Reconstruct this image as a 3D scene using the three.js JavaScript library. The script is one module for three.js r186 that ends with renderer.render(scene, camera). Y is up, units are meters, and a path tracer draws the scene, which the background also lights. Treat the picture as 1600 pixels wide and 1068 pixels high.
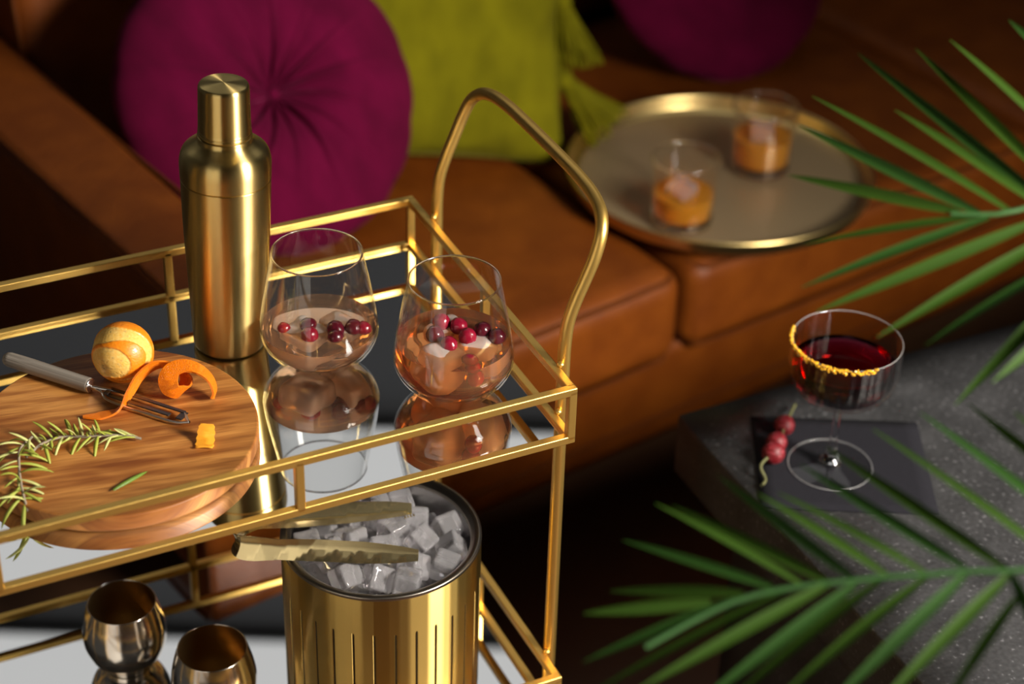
import * as THREE from 'three';
import { RoundedBoxGeometry } from 'three/addons/geometries/RoundedBoxGeometry.js';
import { mergeGeometries, mergeVertices, toCreasedNormals } from 'three/addons/utils/BufferGeometryUtils.js';
import { RectAreaLightUniformsLib } from 'three/addons/lights/RectAreaLightUniformsLib.js';
import { ImprovedNoise } from 'three/addons/math/ImprovedNoise.js';

RectAreaLightUniformsLib.init();
const scene = new THREE.Scene();
const H = 0.76;                                   // height of the cart's top rail above the floor
const V = (x, y, z) => new THREE.Vector3(x, y + H, z);   // heights below are given from that rail
const D2R = Math.PI / 180;

// ---------- camera ----------
const camera = new THREE.PerspectiveCamera(19.451, 1600 / 1068, 0.05, 40);
camera.rotation.order = 'YXZ';
camera.position.copy(V(-0.650, 0.946, 1.179));
camera.rotation.set(-33.855 * D2R, -26.496 * D2R, 1.797 * D2R);
camera.focus = 1.68;
camera.userData.fStop = 3.2;

// ---------- renderer, exposure ----------
const renderer = new THREE.WebGLRenderer({ antialias: true });
renderer.toneMapping = THREE.LinearToneMapping;
renderer.toneMappingExposure = 1.0;
renderer.shadowMap.enabled = true;
scene.background = new THREE.Color(0x000000);

// ---------- lamps (key softbox at the right front, overhead strip behind the sofa) ----------
const KEY = { at: V(0.84, 0.76, 1.12), look: V(0.0, -0.15, -0.42), w: 0.42, h: 0.56, power: 116, glow: 0.6, bezel: 0.04, color: [1, 0.93, 0.84] };
const TOP = { at: V(0.436, 1.572, -1.771), look: V(0.436, 0, -1.771), up: [0.446, 0, -0.895], w: 2.6, h: 0.9, power: 0.5, glow: 0.03, bezel: 0.012, color: [1, 0.985, 0.965] };

// ---------- helpers ----------
let seed = 7;
const rnd = () => { seed = (seed + 0x6d2b79f5) | 0; let t = Math.imul(seed ^ (seed >>> 15), 1 | seed); t = (t + Math.imul(t ^ (t >>> 7), 61 | t)) ^ t; return ((t ^ (t >>> 14)) >>> 0) / 4294967296; };
const rr = (a, b) => a + (b - a) * rnd();
const pn = new ImprovedNoise();
const fbm = (x, y, z = 0, o = 4) => { let s = 0, a = 0.5; for (let i = 0; i < o; i++) { s += a * pn.noise(x, y, z + i * 7.3); x *= 2; y *= 2; a *= 0.5; } return s; };
const clamp = THREE.MathUtils.clamp, lerp = THREE.MathUtils.lerp, sstep = THREE.MathUtils.smoothstep;
const used = {};
const numbered = (n) => { const k = used[n] = (used[n] ?? -1) + 1; return k ? n + '_' + String(k).padStart(3, '0') : n; };
function tag(o, label, category, group, kind) { if (label) o.userData.label = label; if (category) o.userData.category = category; if (group) o.userData.group = group; if (kind) o.userData.kind = kind; return o; }
function thing(name, label, category, pos, group) { const g = new THREE.Group(); g.name = numbered(name); g.position.copy(pos); scene.add(g); return tag(g, label, category, group); }
function part(name, geo, mat, parent, label) { const m = new THREE.Mesh(geo, mat); m.name = name; m.castShadow = m.receiveShadow = true; if (label) m.userData.label = label; if (parent) parent.add(m); return m; }
function struct(name, geo, mat, pos) { const m = part(name, geo, mat, scene); m.position.copy(pos); m.userData.kind = 'structure'; return m; }
function lathe(pts, seg = 64) { return new THREE.LatheGeometry(pts.map((p) => new THREE.Vector2(p[0], p[1])), seg); }
// a profile through given points, with every inner corner rounded a little
function roundProfile(pts, r = 0.0015, n = 4) {
  const out = [];
  pts.forEach((p, i) => {
    const a = pts[i - 1], b = pts[i + 1];
    if (!a || !b) { out.push(p); return; }
    const la = Math.hypot(a[0] - p[0], a[1] - p[1]), lb = Math.hypot(b[0] - p[0], b[1] - p[1]), q = Math.min(p[2] ?? r, la * 0.45, lb * 0.45);
    const s = [p[0] + (a[0] - p[0]) / la * q, p[1] + (a[1] - p[1]) / la * q], e = [p[0] + (b[0] - p[0]) / lb * q, p[1] + (b[1] - p[1]) / lb * q];
    for (let k = 0; k <= n; k++) { const t = k / n; out.push([(1 - t) * (1 - t) * s[0] + 2 * t * (1 - t) * p[0] + t * t * e[0], (1 - t) * (1 - t) * s[1] + 2 * t * (1 - t) * p[1] + t * t * e[1]]); }
  });
  return out;
}
const box = (w, h, d, r = 0.001, x = 0, y = 0, z = 0) => new RoundedBoxGeometry(w, h, d, 2, r).translate(x, y, z);
const tube = (pts, r, seg = 64, rs = 12) => new THREE.TubeGeometry(new THREE.CatmullRomCurve3(pts, false, 'centripetal'), seg, r, rs, false);
const axisMat = (m, p, s) => new THREE.Matrix4().compose(p, new THREE.Quaternion().setFromRotationMatrix(m), s ?? new THREE.Vector3(1, 1, 1));
// a soft block: a finely divided box, its edges rounded by r, its top and front swelling
function softBlock(w, h, d, r, crown = 0, front = 0, n = 22, wrinkle = 0) {
  const g = new THREE.BoxGeometry(w, h, d, n, Math.max(6, n >> 1), n), p = g.attributes.position, nn = g.attributes.normal, uv = g.attributes.uv, a = new THREE.Vector3(), b = new THREE.Vector3(), c = new THREE.Vector3();
  const warp = (t, half) => Math.sign(t) * half * Math.pow(Math.abs(t) / half, 0.72);
  for (let i = 0; i < p.count; i++) {
    a.fromBufferAttribute(p, i); c.fromBufferAttribute(nn, i);
    a.set(warp(a.x, w / 2), warp(a.y, h / 2), warp(a.z, d / 2));
    if (Math.abs(c.x) > 0.5) uv.setXY(i, a.z, a.y); else if (Math.abs(c.y) > 0.5) uv.setXY(i, a.x, a.z); else uv.setXY(i, a.x, a.y + 0.37);
    b.set(clamp(a.x, -w / 2 + r, w / 2 - r), clamp(a.y, -h / 2 + r, h / 2 - r), clamp(a.z, -d / 2 + r, d / 2 - r));
    a.sub(b); if (a.lengthSq() < 1e-12) a.copy(c); a.normalize(); nn.setXYZ(i, a.x, a.y, a.z);
    b.addScaledVector(a, r);
    const ex = 1 - (2 * b.x / w) ** 2, ez = 1 - (2 * b.z / d) ** 2, ey = 1 - (2 * b.y / h) ** 2;
    const wv = wrinkle ? wrinkle * fbm(b.x * 9 + 3, b.z * 9, b.y * 9, 3) : 0;
    if (a.y > 0) b.y += a.y * (crown * Math.max(0, ex) * Math.max(0, ez) + wv);
    if (a.z > 0) b.z += a.z * (front * Math.max(0, ex) * Math.max(0, ey) + wv);
    p.setXYZ(i, b.x, b.y, b.z);
  }
  return g;
}
// ---------- textures ----------
function tex(n, fn, srgb = false, rep) {
  const d = new Uint8Array(n * n * 4);
  for (let y = 0; y < n; y++) for (let x = 0; x < n; x++) { const c = fn(x / n, y / n), i = (y * n + x) * 4; if (typeof c === 'number') d[i] = d[i + 1] = d[i + 2] = clamp(c, 0, 1) * 255; else for (let k = 0; k < 3; k++) d[i + k] = clamp(c[k], 0, 1) * 255; d[i + 3] = 255; }
  const t = new THREE.DataTexture(d, n, n); t.magFilter = THREE.LinearFilter; t.minFilter = THREE.LinearFilter; t.wrapS = t.wrapT = THREE.MirroredRepeatWrapping; if (srgb) t.colorSpace = THREE.SRGBColorSpace; if (rep) t.repeat.set(...rep); t.needsUpdate = true; return t;
}
const mix3 = (a, b, t) => [lerp(a[0], b[0], t), lerp(a[1], b[1], t), lerp(a[2], b[2], t)];
const hex = (h) => [(h >> 16 & 255) / 255, (h >> 8 & 255) / 255, (h & 255) / 255];

const leatherMap = tex(512, (u, v) => { const m = 0.5 + 0.9 * fbm(u * 7, v * 7, 1, 5), f = fbm(u * 60, v * 60, 4, 2); return mix3(hex(0x5c2a05), hex(0x773d0b), clamp(m + f * 0.25, 0, 1)); }, true, [2.2, 2.2]);
const leatherBump = tex(512, (u, v) => 0.5 + 0.5 * fbm(u * 90, v * 90, 2, 3) + 0.35 * fbm(u * 14, v * 14, 9, 3), false, [2.2, 2.2]);
const woodMap = (s, warm) => tex(768, (u, v) => {
  const stave = Math.floor(v * 4.6 + 0.35 + s), k = (Math.sin(stave * 12.9 + s * 3) * 43758.5) % 1, kk = Math.abs(k);
  const g = fbm(u * 2.2 + kk * 9, v * 26 + kk * 5, s, 4), fine = fbm(u * 9, v * 190, s + 3, 2), fig = Math.sin((v * 17 + fbm(u * 2, v * 5, s + 9, 3) * 5 + kk * 4) * 4.5);
  let c = mix3(warm[0], warm[1], clamp(0.58 + g * 1.3 + fig * 0.12 + (kk - 0.5) * 0.6, 0, 1));
  c = mix3(c, warm[2], clamp(fine * 0.9, 0, 0.5));
  const dx = (u - 0.63) * 7, dy = (v - 0.29) * 13, kn = Math.exp(-(dx * dx + dy * dy)) * (0.5 + fbm(u * 40, v * 60, 2, 3));
  return mix3(c, hex(0x4a2510), clamp(kn * 0.9, 0, 0.75));
}, true);
const stoneMap = tex(512, (u, v) => { const a = fbm(u * 9, v * 9, 5, 5), b = fbm(u * 120, v * 120, 8, 2), s = 0.195 + a * 0.1 + b * 0.1 + (b > 0.3 ? 0.14 : 0); return [s, s * 0.995, s * 1.01]; }, true, [2, 2]);
const grain = tex(512, (u, v) => 0.5 + 0.7 * fbm(u * 130, v * 130, 3, 2));
const brush = tex(512, (u, v) => 0.5 + 0.55 * fbm(u * 2.5, v * 230, 6, 3));
const napMap = tex(256, (u, v) => 0.82 + 0.5 * fbm(u * 7, v * 4, 11, 4), false, [1, 1]);

// ---------- materials ----------
const M = (o) => new THREE.MeshPhysicalMaterial(o);
const lin = (r, g, b) => new THREE.Color().setRGB(r, g, b);
const gold = M({ name: 'satin gold lacquer', color: lin(0.85, 0.54, 0.14), metalness: 0.94, roughness: 0.37, bumpMap: grain, bumpScale: 0.00003 });
const brass = M({ name: 'brushed brass', color: lin(0.80, 0.60, 0.23), metalness: 1, roughness: 0.34, anisotropy: 0.94, anisotropyRotation: Math.PI / 2 });
const brassPolished = M({ name: 'polished pale brass', color: lin(0.90, 0.75, 0.40), metalness: 1, roughness: 0.27 });
const cupMetal = M({ name: 'worn nickel brass', color: lin(0.86, 0.78, 0.68), metalness: 1, roughness: 0.16, roughnessMap: null });
const cupInside = M({ name: 'brass cup lining', color: lin(0.5, 0.34, 0.15), metalness: 1, roughness: 0.36 });
const steel = M({ name: 'brushed steel', color: lin(0.62, 0.60, 0.58), metalness: 1, roughness: 0.3 });
const darkSteel = M({ name: 'dark rim band', color: lin(0.20, 0.17, 0.14), metalness: 1, roughness: 0.3 });
const mirror = M({ name: 'mirror glass', color: lin(0.86, 0.88, 0.89), metalness: 1, roughness: 0.015 });
const board2 = M({ name: 'black backing', color: lin(0.02, 0.02, 0.02), roughness: 0.7 });
const leather = M({ name: 'cognac leather', map: leatherMap, bumpMap: leatherBump, bumpScale: 0.0009, roughness: 0.5, specularIntensity: 0.45 });
const leatherDark = M({ name: 'leather welt', color: lin(0.13, 0.045, 0.012), roughness: 0.5 });
const velvetPink = M({ name: 'magenta velvet', color: lin(0.10, 0.0015, 0.024), map: napMap, roughness: 1, specularIntensity: 0.2, sheen: 1, sheenColor: lin(0.85, 0.14, 0.36), sheenRoughness: 0.45 });
const velvetGreen = M({ name: 'olive velvet', color: lin(0.15, 0.135, 0.003), map: napMap, roughness: 1, specularIntensity: 0.2, sheen: 1, sheenColor: lin(0.5, 0.46, 0.08), sheenRoughness: 0.5 });
const thinGlass = M({ name: 'thin clear glass', color: lin(0.985, 0.985, 0.98), roughness: 0.0, transmission: 1, thickness: 0, ior: 1.5, specularIntensity: 1 });
const solidGlass = M({ name: 'thick clear glass', color: lin(1, 1, 1), roughness: 0.0, transmission: 1, thickness: 0.01, ior: 1.5, attenuationColor: lin(0.96, 0.97, 0.95), attenuationDistance: 0.08 });
const edgeGlass = M({ name: 'glass edge', color: lin(0.95, 0.95, 0.95), roughness: 0.25, transmission: 0.7, thickness: 0.002, ior: 1.5 });
const ice = M({ name: 'clear ice', color: lin(1.0, 0.98, 1.0), roughness: 0.03, transmission: 0.88, thickness: 0.02, ior: 1.31 });
const cloudyIce = M({ name: 'cloudy ice', color: lin(0.97, 0.90, 0.86), roughness: 0.3, transmission: 0.65, thickness: 0.02, ior: 1.31 });
const drink = M({ name: 'pale pink drink', color: lin(0.97, 0.72, 0.54), roughness: 0, transmission: 0.92, thickness: 0.04, ior: 1.333, attenuationColor: lin(0.98, 0.78, 0.60), attenuationDistance: 0.05 });
const drinkDeep = M({ name: 'apricot drink', color: lin(0.97, 0.55, 0.28), roughness: 0, transmission: 0.92, thickness: 0.04, ior: 1.333, attenuationColor: lin(0.96, 0.60, 0.34), attenuationDistance: 0.05 });
const whisky = M({ name: 'amber whisky', color: lin(0.92, 0.45, 0.04), roughness: 0.1, transmission: 0.7, thickness: 0, ior: 1.35 });
const redDrink = M({ name: 'dark red drink', color: lin(1, 1, 1), roughness: 0, transmission: 1, thickness: 0.04, ior: 1.34, attenuationColor: lin(0.62, 0.02, 0.06), attenuationDistance: 0.021 });
const berryMat = M({ name: 'red berry skin', color: lin(0.26, 0.006, 0.025), roughness: 0.25, clearcoat: 0.5 });
const berryDark = M({ name: 'dark red berry skin', color: lin(0.10, 0.006, 0.016), roughness: 0.25, clearcoat: 0.5 });
const leafMat = M({ name: 'palm leaflet', color: lin(0.030, 0.074, 0.004), roughness: 0.6, specularIntensity: 0.3, transmission: 0.3, thickness: 0, side: THREE.DoubleSide });
const leafMat2 = M({ name: 'palm leaflet bluish', color: lin(0.020, 0.066, 0.007), roughness: 0.6, specularIntensity: 0.3, transmission: 0.3, thickness: 0, side: THREE.DoubleSide });
const rachisMat = M({ name: 'palm midrib', color: lin(0.03, 0.09, 0.02), roughness: 0.5 });

// ---------- the room ----------
const wallMat = M({ name: 'charcoal wall paint', color: lin(0.12, 0.125, 0.135), roughness: 0.9, bumpMap: grain, bumpScale: 0.0004 });
const ceilMat = M({ name: 'dark ceiling paint', color: lin(0.03, 0.03, 0.032), roughness: 0.9 });
const floorMat = M({ name: 'dark stained floor', color: lin(0.10, 0.045, 0.02), roughness: 0.5, bumpMap: brush, bumpScale: 0.0003 });
const X0 = -3.2, X1 = 3.6, Z0 = -3.25, Z1 = 3.4, RH = 2.75, T = 0.12;
struct('floor', new THREE.BoxGeometry(X1 - X0 + 2 * T, T, Z1 - Z0 + 2 * T), floorMat, new THREE.Vector3((X0 + X1) / 2, -T / 2, (Z0 + Z1) / 2));
struct('ceiling', new THREE.BoxGeometry(X1 - X0 + 2 * T, T, Z1 - Z0 + 2 * T), ceilMat, new THREE.Vector3((X0 + X1) / 2, RH + T / 2, (Z0 + Z1) / 2));
struct('wall_back', new THREE.BoxGeometry(X1 - X0 + 2 * T, RH, T), wallMat, new THREE.Vector3((X0 + X1) / 2, RH / 2, Z0 - T / 2));
struct('wall_front', new THREE.BoxGeometry(X1 - X0 + 2 * T, RH, T), wallMat, new THREE.Vector3((X0 + X1) / 2, RH / 2, Z1 + T / 2));
struct('wall_left', new THREE.BoxGeometry(T, RH, Z1 - Z0), wallMat, new THREE.Vector3(X0 - T / 2, RH / 2, (Z0 + Z1) / 2));
struct('wall_right', new THREE.BoxGeometry(T, RH, Z1 - Z0), wallMat, new THREE.Vector3(X1 + T / 2, RH / 2, (Z0 + Z1) / 2));

function softbox(L, label, name, standFoot) {
  const g = thing(name, label, 'studio lamp', L.at);
  if (L.up) g.up.set(...L.up);
  g.lookAt(L.look);
  const housing = M({ name: 'black lamp fabric', color: lin(0.02, 0.02, 0.02), roughness: 0.8 });
  const face = M({ name: 'lamp diffuser', color: lin(0.3, 0.3, 0.3), emissive: lin(...L.color), emissiveIntensity: L.glow });
  const b = L.bezel, hs = [];
  for (const s of [-1, 1]) { hs.push(box(b, L.h + 2 * b, 0.11, 0.005, s * (L.w / 2 + b / 2), 0, -0.065)); hs.push(box(L.w, b, 0.11, 0.005, 0, s * (L.h / 2 + b / 2), -0.065)); }
  hs.push(box(L.w + 2 * b, L.h + 2 * b, 0.02, 0.005, 0, 0, -0.13));
  part('housing', mergeGeometries(hs), housing, g);
  part('diffuser', new THREE.BoxGeometry(L.w, L.h, 0.01), face, g).position.z = -0.03;
  const light = new THREE.RectAreaLight(lin(...L.color), L.power, L.w, L.h);
  light.name = name + '_panel'; light.position.z = -0.02; light.rotation.y = Math.PI; g.add(light);
  if (standFoot) {
    const st = thing('lamp_stand', 'black lamp stand carrying the softbox at the right front', 'lamp stand', new THREE.Vector3(L.at.x, 0, L.at.z).addScaledVector(new THREE.Vector3().subVectors(L.at, L.look).setY(0).normalize(), 0.22));
    const top = L.at.y - 0.3;
    part('pole', new THREE.CylinderGeometry(0.012, 0.014, top, 12).translate(0, top / 2, 0), housing, st);
    for (let k = 0; k < 3; k++) { const a = k * 2.094 + 0.4; part('leg', tube([new THREE.Vector3(0, 0.35, 0), new THREE.Vector3(Math.cos(a) * 0.35, 0.012, Math.sin(a) * 0.35)], 0.009, 4, 8), housing, st); }
  }
  return g;
}
softbox(KEY, 'bright softbox lamp on a stand at the right front', 'softbox_lamp', true);
softbox(TOP, 'wide overhead softbox hanging under the ceiling behind the sofa', 'overhead_lamp', false);
{ // white board that throws light back from the left
  const g = thing('reflector_board', 'tall white reflector board standing at the left front', 'reflector', new THREE.Vector3(-1.05, 0, 0.52));
  g.rotation.y = 112 * D2R;
  const white = M({ name: 'white foam board', color: lin(0.85, 0.83, 0.8), roughness: 0.9 });
  part('panel', box(0.72, 1.15, 0.02, 0.004, 0, 0.82, 0), white, g);
  part('post', box(0.03, 0.26, 0.02, 0.004, 0, 0.13, 0), board2, g);
  part('foot', box(0.4, 0.02, 0.3, 0.004, 0, 0.01, 0), board2, g);
}

{ // plain backdrop behind the sofa, square to the camera
  const g = thing('backdrop_panel', 'tall plain charcoal backdrop panel standing behind the sofa', 'backdrop', new THREE.Vector3(0.446 * 2.3 - 0.895 * 0.95, 0, -0.895 * 2.3 - 0.446 * 0.95));
  g.rotation.y = -26.5 * D2R;
  const paper = M({ name: 'charcoal backdrop', color: lin(0.040, 0.042, 0.047), roughness: 0.9, bumpMap: grain, bumpScale: 0.0003 });
  part('panel', box(2.5, 2.41, 0.025, 0.004, 0, 1.225, 0), paper, g);
  for (const s of [-1, 1]) part('foot', box(0.06, 0.02, 0.3, 0.004, s * 0.9, 0.01, -0.1), board2, g);
}

// ---------- sofa ----------
const SY = -0.35;                                   // seat height from the rail
{
  const s = thing('sofa', 'cognac brown leather sofa with low arms and welted seat cushions', 'sofa', V(0.487, -H, -0.603));
  s.rotation.y = 0.186;
  const seatTop = SY + H, baseTop = seatTop - 0.125, W = 2.0;
  const xs = [[-0.572, -0.006], [0.006, 0.652], [0.664, 1.31]];
  for (const [a, b] of xs) {
    const c = part('seat_cushion', softBlock(b - a, 0.13, 0.66, 0.027, 0.008, 0.008, 26, 0.004), leather, s);
    c.position.set((a + b) / 2, seatTop - 0.065 - 0.002, -0.33 - 0.005);
    const w = b - a, hw = w / 2 - 0.012;
    for (const yy of [0.058, -0.058]) part('welt', tube([new THREE.Vector3(-hw, yy, 0.3), new THREE.Vector3(-hw + 0.01, yy, 0.324), new THREE.Vector3(-hw + 0.04, yy, 0.3275), new THREE.Vector3(0, yy, 0.331), new THREE.Vector3(hw - 0.04, yy, 0.3275), new THREE.Vector3(hw - 0.01, yy, 0.324), new THREE.Vector3(hw, yy, 0.3)], 0.0028, 60, 8), leather, c);
  }
  const base = part('base', softBlock(1.9, 0.15, 0.86, 0.012, 0, 0, 12), leather, s); base.position.set(0.37, baseTop - 0.075, -0.46);
  part('welt', tube([new THREE.Vector3(-0.94, -0.034, 0.431), new THREE.Vector3(0.94, -0.034, 0.431)], 0.003, 20, 8), leather, base);
  const arm = part('arm', softBlock(0.118, 0.37, 0.92, 0.014, 0.003, 0.002, 20, 0.003), leather, s); arm.position.set(-0.634, -0.165 + H - 0.185, -0.46);
  for (const sx of [-1, 1]) part('welt', tube([new THREE.Vector3(sx * 0.055, -0.17, 0.456), new THREE.Vector3(sx * 0.055, 0.17, 0.456), new THREE.Vector3(sx * 0.055, 0.181, 0.448), new THREE.Vector3(sx * 0.055, 0.181, 0), new THREE.Vector3(sx * 0.055, 0.181, -0.45)], 0.003, 60, 8), leather, arm);
  const arm2 = part('arm', softBlock(0.118, 0.37, 0.92, 0.014, 0.003, 0.002, 20, 0.003), leather, s); arm2.position.set(1.375, -0.165 + H - 0.185, -0.46);
  const back = part('back', softBlock(2.13, 0.62, 0.16, 0.03, 0, 0, 16), leather, s); back.position.set(0.37, 0.31 + 0.16, -0.885);
  for (const [a, b] of xs) {
    const c = part('back_cushion', softBlock(b - a, 0.40, 0.15, 0.035, 0.006, 0.014, 22, 0.004), leather, s);
    c.position.set((a + b) / 2, seatTop + 0.2, -0.735); c.rotation.x = -0.12;
    const hw = (b - a) / 2 - 0.006;
    for (const sx of [-1, 1]) part('welt', tube([new THREE.Vector3(sx * hw, -0.17, 0.062), new THREE.Vector3(sx * hw, 0.17, 0.062), new THREE.Vector3(sx * hw * 0.99, 0.19, 0.05)], 0.003, 20, 8), leather, c);
  }
  for (const x of [-0.6, 0.37, 1.34]) for (const z of [-0.06, -0.86]) part('leg', new THREE.CylinderGeometry(0.02, 0.014, 0.135, 16).translate(x, 0.0675, z), board2, s);
}

// ---------- velvet pillows ----------
const flatUV = (g) => { const p = g.attributes.position, uv = []; for (let i = 0; i < p.count; i++) uv.push(p.getX(i) * 3 + 0.5, p.getY(i) * 3 + 0.5); g.setAttribute('uv', new THREE.Float32BufferAttribute(uv, 2)); return g; };
function roundPillow(R, Tk, n) {
  const seg = 336, rings = 44, pos = [], idx = [];
  const surf = (r, a, front) => {
    const tw = a + 0.35 * Math.sin(r * 2.2) * (front ? 1 : -1) * 0.6, ph = ((tw * n / (2 * Math.PI)) % 1 + 1.5) % 1 - 0.5, crease = (1.05 * Math.exp(-(((ph - 0.08) / 0.09) ** 2)) - 0.3 * Math.exp(-(((ph + 0.07) / 0.07) ** 2))) * (0.7 + 0.3 * Math.sin(a * 5.3 + 1));
    const fade = Math.exp(-r / 0.7) * sstep(r, 0.02, 0.14) * 1.25 * (1 - r);
    let t = Math.pow(Math.max(0, 1 - Math.pow(r, 2.6)), 0.52) * (1 - 0.74 * Math.exp(-((r / 0.24) ** 2)));
    t = Tk * t + 0.013 * crease * fade - 0.004 * (0.5 + 0.5 * Math.cos(tw * n)) * (1 - r) + 0.0035 * (1 - r) * fbm(Math.cos(a) * r * 5 + 4, Math.sin(a) * r * 5, front ? 1 : 5, 3);
    const edge = 1 - 0.012 * Math.pow(Math.abs(Math.cos(tw * n / 2)), 6) * r + 0.008 * fbm(Math.cos(a) * 2, Math.sin(a) * 2, 3, 3);
    return [R * r * edge * Math.cos(a), R * r * edge * Math.sin(a), (front ? 1 : -1) * Math.max(t, 0)];
  };
  for (let side = 0; side < 2; side++) for (let i = 0; i <= rings; i++) for (let j = 0; j <= seg; j++) { const r = Math.sin((i / rings) * Math.PI / 2); pos.push(...surf(r, j / seg * Math.PI * 2, side === 0)); }
  const st = seg + 1, off = (rings + 1) * st;
  for (let i = 0; i < rings; i++) for (let j = 0; j < seg; j++) { const a = i * st + j, b = a + st; idx.push(a, b, a + 1, b, b + 1, a + 1); idx.push(off + a, off + a + 1, off + b, off + b, off + a + 1, off + b + 1); }
  let g = new THREE.BufferGeometry(); g.setAttribute('position', new THREE.Float32BufferAttribute(pos, 3)); g.setIndex(idx); g = mergeVertices(g, 1e-5); g.computeVertexNormals(); return flatUV(g);
}
const pinkGeo = roundPillow(0.198, 0.062, 14);
function pinkPillow(label, at, az, tilt, roll) {
  const g = thing('round_pillow', label, 'pillow', at, null);
  g.rotation.order = 'YXZ'; g.rotation.set(-tilt, az, roll);
  part('cover', pinkGeo, velvetPink, g);
  part('button', new THREE.SphereGeometry(0.008, 20, 12).scale(1, 1, 0.6).translate(0, 0, 0.0165), velvetPink, g);
  return g;
}
pinkPillow('round magenta velvet pillow with pleats, behind the brass cocktail shaker', V(0.054, -0.176, -0.925), 0.19, 0.6, 0.2);
pinkPillow('round magenta velvet pillow at the top edge, behind the round tray', V(0.805, -0.176, -1.13), 0.16, 0.6, 0.9);
{
  const g = thing('square_pillow', 'olive green velvet square pillow with tassels, between the two magenta pillows', 'pillow', V(0.300, -0.150, -1.068));
  g.rotation.order = 'YXZ'; g.rotation.set(-0.5, -0.13, -0.13);
  const n = 60, Wd = 0.212, pos = [], idx = [];
  for (let side = 0; side < 2; side++) for (let i = 0; i <= n; i++) for (let j = 0; j <= n; j++) {
    const u = Math.sin((j / n - 0.5) * Math.PI), v = Math.sin((i / n - 0.5) * Math.PI), e = Math.pow(Math.max(0, (1 - u ** 4) * (1 - v ** 4)), 0.45);
    const pull = 1 - 0.045 * (1 - Math.min(u * u, v * v) * 1.0) * 1 + 0.02 * u * u * v * v;
    const wr = (0.007 * fbm(u * 3 + 5, v * 3, side * 3, 3) + 0.008 * Math.sin((u * 2 - v * 3) * 4 + 2 * fbm(u * 2, v * 2, 1, 2)) * Math.pow(Math.max(Math.abs(u), Math.abs(v)), 4)) * Math.min(1, e * 2);
    pos.push(u * Wd * pull, v * Wd * pull, (side ? -1 : 1) * (0.074 * e + wr));
  }
  const st = n + 1, off = st * st;
  for (let i = 0; i < n; i++) for (let j = 0; j < n; j++) { const a = i * st + j, b = a + st; idx.push(a, a + 1, b, b, a + 1, b + 1); idx.push(off + a, off + b, off + a + 1, off + b, off + b + 1, off + a + 1); }
  let geo = new THREE.BufferGeometry(); geo.setAttribute('position', new THREE.Float32BufferAttribute(pos, 3)); geo.setIndex(idx); geo = mergeVertices(geo, 1e-5); geo.computeVertexNormals();
  part('cover', flatUV(geo), velvetGreen, g);
  const tassel = (x, y, z, ang, len) => {                       // a knot and a skirt of cords
    const t = [];
    for (let k = 0; k < 90; k++) {
      const a = rr(0, 6.28), sp = Math.sqrt(rnd()) * 0.5, p = [];
      for (let m = 0; m <= 3; m++) { const q = m / 3, R = 0.009 + sp * len * 0.75 * q * (0.5 + 0.5 * q); p.push(new THREE.Vector3(Math.cos(a) * R, -len * q * rr(0.8, 1.08), Math.sin(a) * R * 0.7)); }
      t.push(tube(p, 0.0019, 6, 5));
    }
    t.push(new THREE.SphereGeometry(0.014, 14, 10).scale(1, 1.2, 1).translate(0, 0.004, 0));
    const m = part('tassel', mergeGeometries(t), velvetGreen, g); m.position.set(x, y, z); m.rotation.z = ang; return m;
  };
  tassel(0.212, 0.0, 0.01, 0.25, 0.085);
  tassel(0.216, -0.105, 0.012, 0.75, 0.085);
}

// ---------- round tray with two whisky glasses on the sofa ----------
const trayY = SY + 0.008;
{
  const g = thing('round_tray', 'round dull brass tray with a raised rim lying on the leather seat', 'tray', V(0.622, trayY, -0.775));
  const tmat = M({ name: 'dull brushed brass', color: lin(0.40, 0.29, 0.16), metalness: 0.6, roughness: 0.42 }), rim = M({ name: 'tray rim brass', color: lin(0.78, 0.58, 0.24), metalness: 1, roughness: 0.32 });
  part('tray_floor', lathe([[0, 0.002], [0.17, 0.002], [0.188, 0.002], [0.188, 0.0055], [0.17, 0.005], [0, 0.005]], 96), tmat, g);
  part('rim', lathe(roundProfile([[0.186, 0.001], [0.199, 0.005, 0.006], [0.2035, 0.024, 0.002], [0.201, 0.0265, 0.0015], [0.1985, 0.024, 0.002], [0.194, 0.0085, 0.004], [0.186, 0.0055]], 0.002), 128), rim, g);
}
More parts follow.
